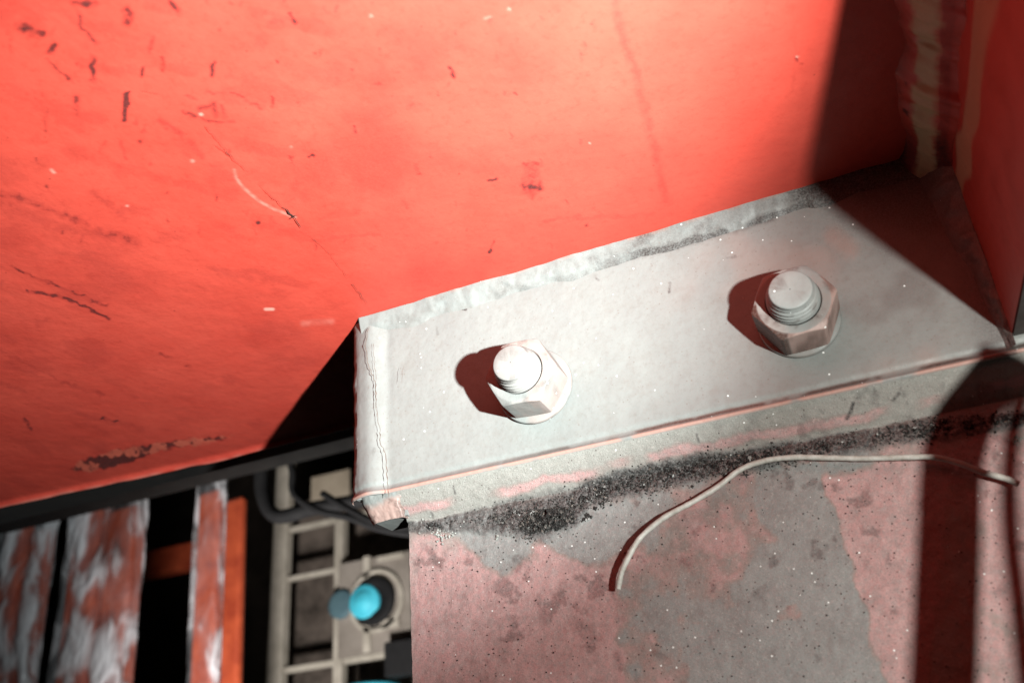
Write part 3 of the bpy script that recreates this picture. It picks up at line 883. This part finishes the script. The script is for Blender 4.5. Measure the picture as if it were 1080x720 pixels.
# ================================================================== WIRE
WIRE = mat_simple('wire_sheath', (0.34, 0.32, 0.28), (0.58, 0.56, 0.52), 3, 0.45)
wpts = []
for x, y, lift in [(652, 622, .0045), (656, 603, .0055), (664, 585, .0060), (678, 565, .0060), (700, 545, .0055), (728, 530, .0048), (757, 512, .0036), (782, 494, .0030), (808, 485, .0028), (838, 482, .0030), (870, 482, .0030), (910, 483, .0030), (950, 482, .0032), (985, 482, .0040), (1010, 488, .0048), (1038, 498, .0050), (1060, 506, .0050), (1074, 511, .0050)]:
    wpts.append(tuple(at(x, y, 1, DY - lift)))
wpts = [tuple(np.array(p_) + rng.normal(0, .00035, 3) * np.array([1, .3, 1])) for p_ in wpts]
w_ob = tube('wire', wpts, 0.00100, WIRE, None, 12, 0.08)
tag(w_ob, 'thin bare grey wire curving over the pink plate under the bracket', 'wire')

# ================================================================== rods beside the stiffener, right of the frame (they cast the dark bars on the plate)
RODM = mat_simple('rod_paint', (0.05, 0.045, 0.04), (0.10, 0.085, 0.075), 6, 0.6)


def between(px_, py_, t_):
    p = np.array(at(px_, py_, 1, DY))
    return tuple(np.array(TORCH) + (p - np.array(TORCH)) * t_)


rod = tube('tie_rod', [between(1050, 378, .70), between(1038, 404, .70), between(1018, 440, .70), between(1004, 490, .70), between(1001, 560, .70), between(998, 640, .70), between(994, 740, .70), between(991, 860, .70)], 0.0062, RODM, None, 20)
tag(rod, 'dark steel rod hanging in front of the plate at the right', 'rod')
cab = tube('cable', [between(1092, 380, .66), between(1074, 430, .66), between(1066, 480, .66), between(1066, 560, .66), between(1076, 650, .66), between(1084, 740, .66)], 0.0019, CRACK, None, 12)
tag(cab, 'thin dark cable hanging beside the steel rod', 'cable')

# ================================================================== BACKGROUND (workshop beyond the girder)


def atd(px_, py_, depth):
    return CAM + ray(px_, py_) / FPX * depth


DARK = mat_simple('dark_steel', (0.005, 0.005, 0.005), (0.014, 0.013, 0.012), 20, 0.8)
BROWN = mat_simple('brown_wall', (0.03, 0.024, 0.018), (0.13, 0.10, 0.08), 160, 0.85)
CREAM = mat_simple('galvanised_frame', (0.34, 0.31, 0.26), (0.55, 0.51, 0.44), 30, 0.5)
TAUPE = mat_simple('taupe_panel', (0.03, 0.023, 0.018), (0.16, 0.13, 0.11), 55, 0.7)
ORANGE = mat_simple('red_oxide_post', (0.30, 0.042, 0.018), (0.52, 0.095, 0.036), 30, 0.5)
CYAN = mat_simple('cyan_plastic', (0.05, 0.50, 0.68), (0.10, 0.70, 0.88), 14, 0.6)
BLACK = mat_simple('black_rubber', (0.004, 0.004, 0.005), (0.01, 0.01, 0.011), 10, 0.8)

mp = NT('plastic_film')
nz = mp.noise(52, 3, 0.5, 0.35, (1.0, 1.0, 0.5))
fold = mp.ramp(nz, [(0.34, 0.05), (0.48, 0.13), (0.56, 0.65), (0.64, 0.95), (0.75, 0.5)])
tr = mp.n('ShaderNodeBsdfTransparent'); mx = mp.n('ShaderNodeMixShader')
mp.out((0.85, 0.87, 0.92), 0.25, mp.bump(nz, 1.0, 0.03), 0, 0.6)
mp.l(mp.math('MULTIPLY', fold, 0.9, True), mx.inputs[0]); mp.l(tr.outputs[0], mx.inputs[1]); mp.l(mp.b.outputs[0], mx.inputs[2])
mp.l(mx.outputs[0], mp.t.nodes['Material Output'].inputs['Surface'])
FILM = mp.m

# back wall
wl = boxobj('wall', (-6.0, 1.5, 3.2, 3.3, -1.5, 4.0), BROWN)
tag(wl, 'dark brown workshop wall far behind the racks', 'wall')
# dark beam just behind the girder
p = at(0, 553, 1, 0.20); q = at(230, 500, 1, 0.20)
bm_z = max(p[2], q[2])
db = empty('steel_beam', (-0.7, 0.17, 0.05), 'long dark steel beam running just behind the red girder edge', 'beam')
boxobj('flange', (-1.4, 0.03, 0.150, 0.200, bm_z, bm_z + 0.006), DARK, db, 0.001)
boxobj('web', (-1.4, 0.03, 0.172, 0.180, bm_z + 0.006, 0.20), DARK, db)


def film_mesh(x0, x1, y0, y1, z0, z1, seed):
    n, m = 90, 140
    th = np.linspace(0, 2 * math.pi, n, endpoint=False)[:, None]; v = np.linspace(0, 1, m)[None, :]
    cx, cy = (x0 + x1) / 2, (y0 + y1) / 2
    c, s = np.cos(th), np.sin(th)
    k = (np.abs(c) ** 5 + np.abs(s) ** 5) ** (-1 / 5)
    wr = 1.12 + 0.26 * (fbm(th * 9 + 40 * v, v * 60 + 0 * th, 5, seed, 4) - .5) + 0.16 * np.abs(vnoise(th * 6 + 30 * v, v * 22 + 0 * th, 2.4, seed + 4) - .5)
    X_ = cx + (x1 - x0) / 2 * k * c * wr; Y_ = cy + (y1 - y0) / 2 * k * s * wr
    Z_ = z0 + (z1 - z0) * v + 0 * th
    A_ = np.stack([X_, Y_, Z_], -1)
    return gridmesh('plastic_wrap', np.transpose(A_, (1, 0, 2)), wrap=True)


def wrapped_post(pxl, pxr, ytop, depth, label, split=None, seed=1, wrap=True, dz=1.0, topz=None, wrapto=1.0):
    a = atd(pxl, 640, depth); b = atd(pxr, 640, depth)
    s_ = (depth * (pxr - pxl) / FPX) / 0.92     # width along X
    Yp = (a[1] + b[1]) / 2
    A0 = at(pxl, 640, 1, Yp); B0 = at(pxr, 640, 1, Yp)
    x0, x1 = A0[0], B0[0]
    zt_ = at((pxl + pxr) / 2, ytop, 1, Yp)[2]
    z0 = A0[2] - dz
    t = empty('wrapped_post', ((x0 + x1) / 2, Yp, z0), label, 'post', 'red posts wrapped in clear film')
    x1 = x0 + (x1 - x0) * .76
    w = x1 - x0
    if split:
        boxobj('post', (x0, x0 + w * (split - .03), Yp, Yp + w * .30, z0, zt_), ORANGE, t, 0.006)
        boxobj('post', (x0 + w * (split + .03), x1, Yp + .01, Yp + w * .33, z0, zt_ - .02), ORANGE, t, 0.006)
    else:
        boxobj('post', (x0, x1, Yp, Yp + w * .35, z0, zt_), ORANGE, t, 0.006)
    if wrap:
        link('plastic_wrap', film_mesh(x0, x0 + w * wrapto, Yp - .006, Yp + w * .30, z0, zt_ + .015, seed), [FILM], t)
    an_ = math.radians(2.6)
    t.rotation_euler.y = -an_
    t.location.x += math.sin(an_) * dz
    return t


wrapped_post(-8, 48, 548, 1.45, 'leftmost red post with cloudy film bunched along its left side', .5, 301)
wrapped_post(66, 148, 524, 1.35, 'wide red post under crumpled film, between the two other wrapped posts', .5, 311)
wrapped_post(203, 262, 512, 1.30, 'narrow red post with white film down its left half, nearest the metal rack', .55, 321, wrapto=.52)
# crossbar between the posts
a = at(146, 600, 1, 1.28); b = at(206, 590, 1, 1.28)
cb = boxobj('crossbar', (a[0] - .2, b[0] + .1, 1.28, 1.32, a[2] - .02, a[2] + .04), ORANGE, None, .004)
tag(cb, 'dim red horizontal bar behind the wrapped posts', 'bar')

# rack
RY = 1.05


def rx(px_, py_=600): return at(px_, py_, 1, RY)[0]
def rz(px_, py_): return at(px_, py_, 1, RY)[2]


ztop = rz(295, 470); zbot = rz(295, 800)
rack = empty('metal_rack', (rx(360), RY, zbot), 'pale metal rack frame with dark compartments at the lower left', 'rack')
for pxl, pxr, yt_ in ((286, 301, 484), (352, 361, 547), (452, 462, 500)):
    boxobj('upright', (rx(pxl), rx(pxr), RY, RY + .02, zbot, rz(pxl, yt_)), CREAM, rack, .002)
for pxm, pym, h_ in ((325, 553, .009), (325, 605, .008), (325, 702, .010), (325, 790, .010)):
    z_ = rz(pxm, pym)
    boxobj('rail', (rx(301) + .001, rx(352) - .001, RY + .003, RY + .017, z_ - h_ / 2, z_ + h_ / 2), CREAM, rack, .0015)
    boxobj('rail', (rx(361) + .001, rx(452) - .001, RY + .003, RY + .017, z_ - h_ / 2, z_ + h_ / 2), CREAM, rack, .0015)
boxobj('back_panel', (rx(262), rx(470), RY + .09, RY + .10, zbot, rz(360, 500)), TAUPE, rack)
CREAMP = mat_simple('cream_lit_wall', (0.30, 0.25, 0.19), (0.48, 0.41, 0.32), 60, 0.7)
boxobj('lit_wall_patch', (rx(309), rx(352), RY + .050, RY + .053, rz(330, 521), rz(330, 492)), CREAMP, rack)  # pale sheet standing in for a lit patch of wall

# valve plate with the cyan knob
vp = empty('valve_plate', (rx(393), RY - .02, rz(393, 637)), 'taupe plate carrying a cyan knob in a dark ring, beside the rack', 'valve')
TP2 = mat_simple('valve_panel', (0.20, 0.175, 0.15), (0.34, 0.305, 0.27), 50, 0.6)
boxobj('panel', (rx(362), rx(437), RY - .016, RY - .006, rz(393, 690), rz(393, 590)), TP2, vp, .002)
sz = (rx(403) - rx(390))


def disc(name, cx, cz, y0, prof, mat, parent):
    A_ = ringmesh(prof, 40)
    A_ = A_ + np.array([cx, y0, cz])
    return link(name, gridmesh(name, A_, wrap=True), [mat], parent)


kx, kz = rx(394), rz(394, 636)
u_ = sz / 13.0                                   # one pixel in metres at that distance
disc('ring', kx + 6 * u_, kz, RY - .016, [(10 * u_, 0), (21 * u_, 0), (22 * u_, .006), (20 * u_, .010), (11 * u_, .010), (10 * u_, .004), (.0005, .003)], BLACK, vp)
disc('outer_ring', kx + 8 * u_, kz, RY - .016, [(24 * u_, 0), (28 * u_, 0), (28 * u_, .006), (24 * u_, .006), (24 * u_, 0)], CREAM, vp)
disc('knob', kx - 2 * u_, kz, RY - .020, [(15 * u_, .0), (15 * u_, .007), (13 * u_, .009), (9 * u_, .0095), (8 * u_, .013), (.0005, .014)], CYAN, vp)
for dx_, dz_, w_, h_ in ((-1, 30, 3.5, 11), (-1, -31, 3.5, 12), (24, 36, 14, 2.5), (22, -22, 9, 4)):
    boxobj('lug', (kx + (dx_ - w_) * u_, kx + (dx_ + w_) * u_, RY - .022, RY - .0165, kz + (dz_ - h_) * u_, kz + (dz_ + h_) * u_), CREAM, vp, .001)
GB = mat_simple('blue_grey_cap', (0.06, 0.12, 0.15), (0.10, 0.18, 0.21), 20, 0.6)
disc('cap', kx - 28 * u_, kz + 2 * u_, RY - .018, [(13 * u_, 0), (13 * u_, .004), (10 * u_, .006), (.0005, .006)], GB, vp)
dr = empty('cyan_drum', (rx(390), RY, rz(390, 760)), 'cyan drum lid just showing under the valve plate', 'drum')
disc_c = ringmesh([(.0005, .0), (26 * u_, .0), (26 * u_, .05), (24 * u_, .055), (.0005, .055)], 40)
disc_c = np.stack([disc_c[..., 0], disc_c[..., 2], -disc_c[..., 1]], -1) + np.array([kx - 2 * u_, RY + .0, rz(390, 722) - .055])
link('drum_body', gridmesh('drum_body', disc_c, wrap=True, flip=True), [CYAN], dr)
bb = boxobj('control_box', (rx(419), rx(450), RY - .05, RY - .02, rz(425, 716), rz(425, 680)), BLACK, None, .002)
tag(bb, 'small black box at the right of the valve plate by the pink plate', 'box')

# dark pipes and hoses crossing behind the bracket
HY = 0.62
hp = tube('hose', [tuple(at(x, y, 1, HY)) for x, y in ((277, 440), (276, 480), (277, 520), (292, 544), (330, 536), (372, 529), (410, 520), (470, 512))], .0095, BLACK, None, 14)
tag(hp, 'thick black hose crossing level behind the cracked bracket end', 'hose', 'black hoses behind the bracket')
hp = tube('hose', [tuple(at(x, y, 1, HY - .05)) for x, y in ((300, 470), (308, 495), (310, 520), (335, 538), (370, 546), (400, 557), (440, 563), (480, 560))], .0045, BLACK, None, 14)
tag(hp, 'thin black hose dropping from the beam and sagging below the thicker hose', 'hose', 'black hoses behind the bracket')
hp = tube('hose', [tuple(at(x, y, 1, HY - .08)) for x, y in ((340, 520), (365, 535), (398, 551), (430, 556), (480, 552))], .0040, BLACK, None, 14)
tag(hp, 'short black hose between the thick hose and the sagging one', 'hose', 'black hoses behind the bracket')
hb = boxobj('dark_girder', (at(-20, 500, 1, .5)[0], at(470, 480, 1, .5)[0], .5, .56, at(330, 461, 1, .5)[2], at(330, 461, 1, .5)[2] + .2), DARK, None, .002)
tag(hb, 'black crossbeam high behind the red girder edge', 'beam')
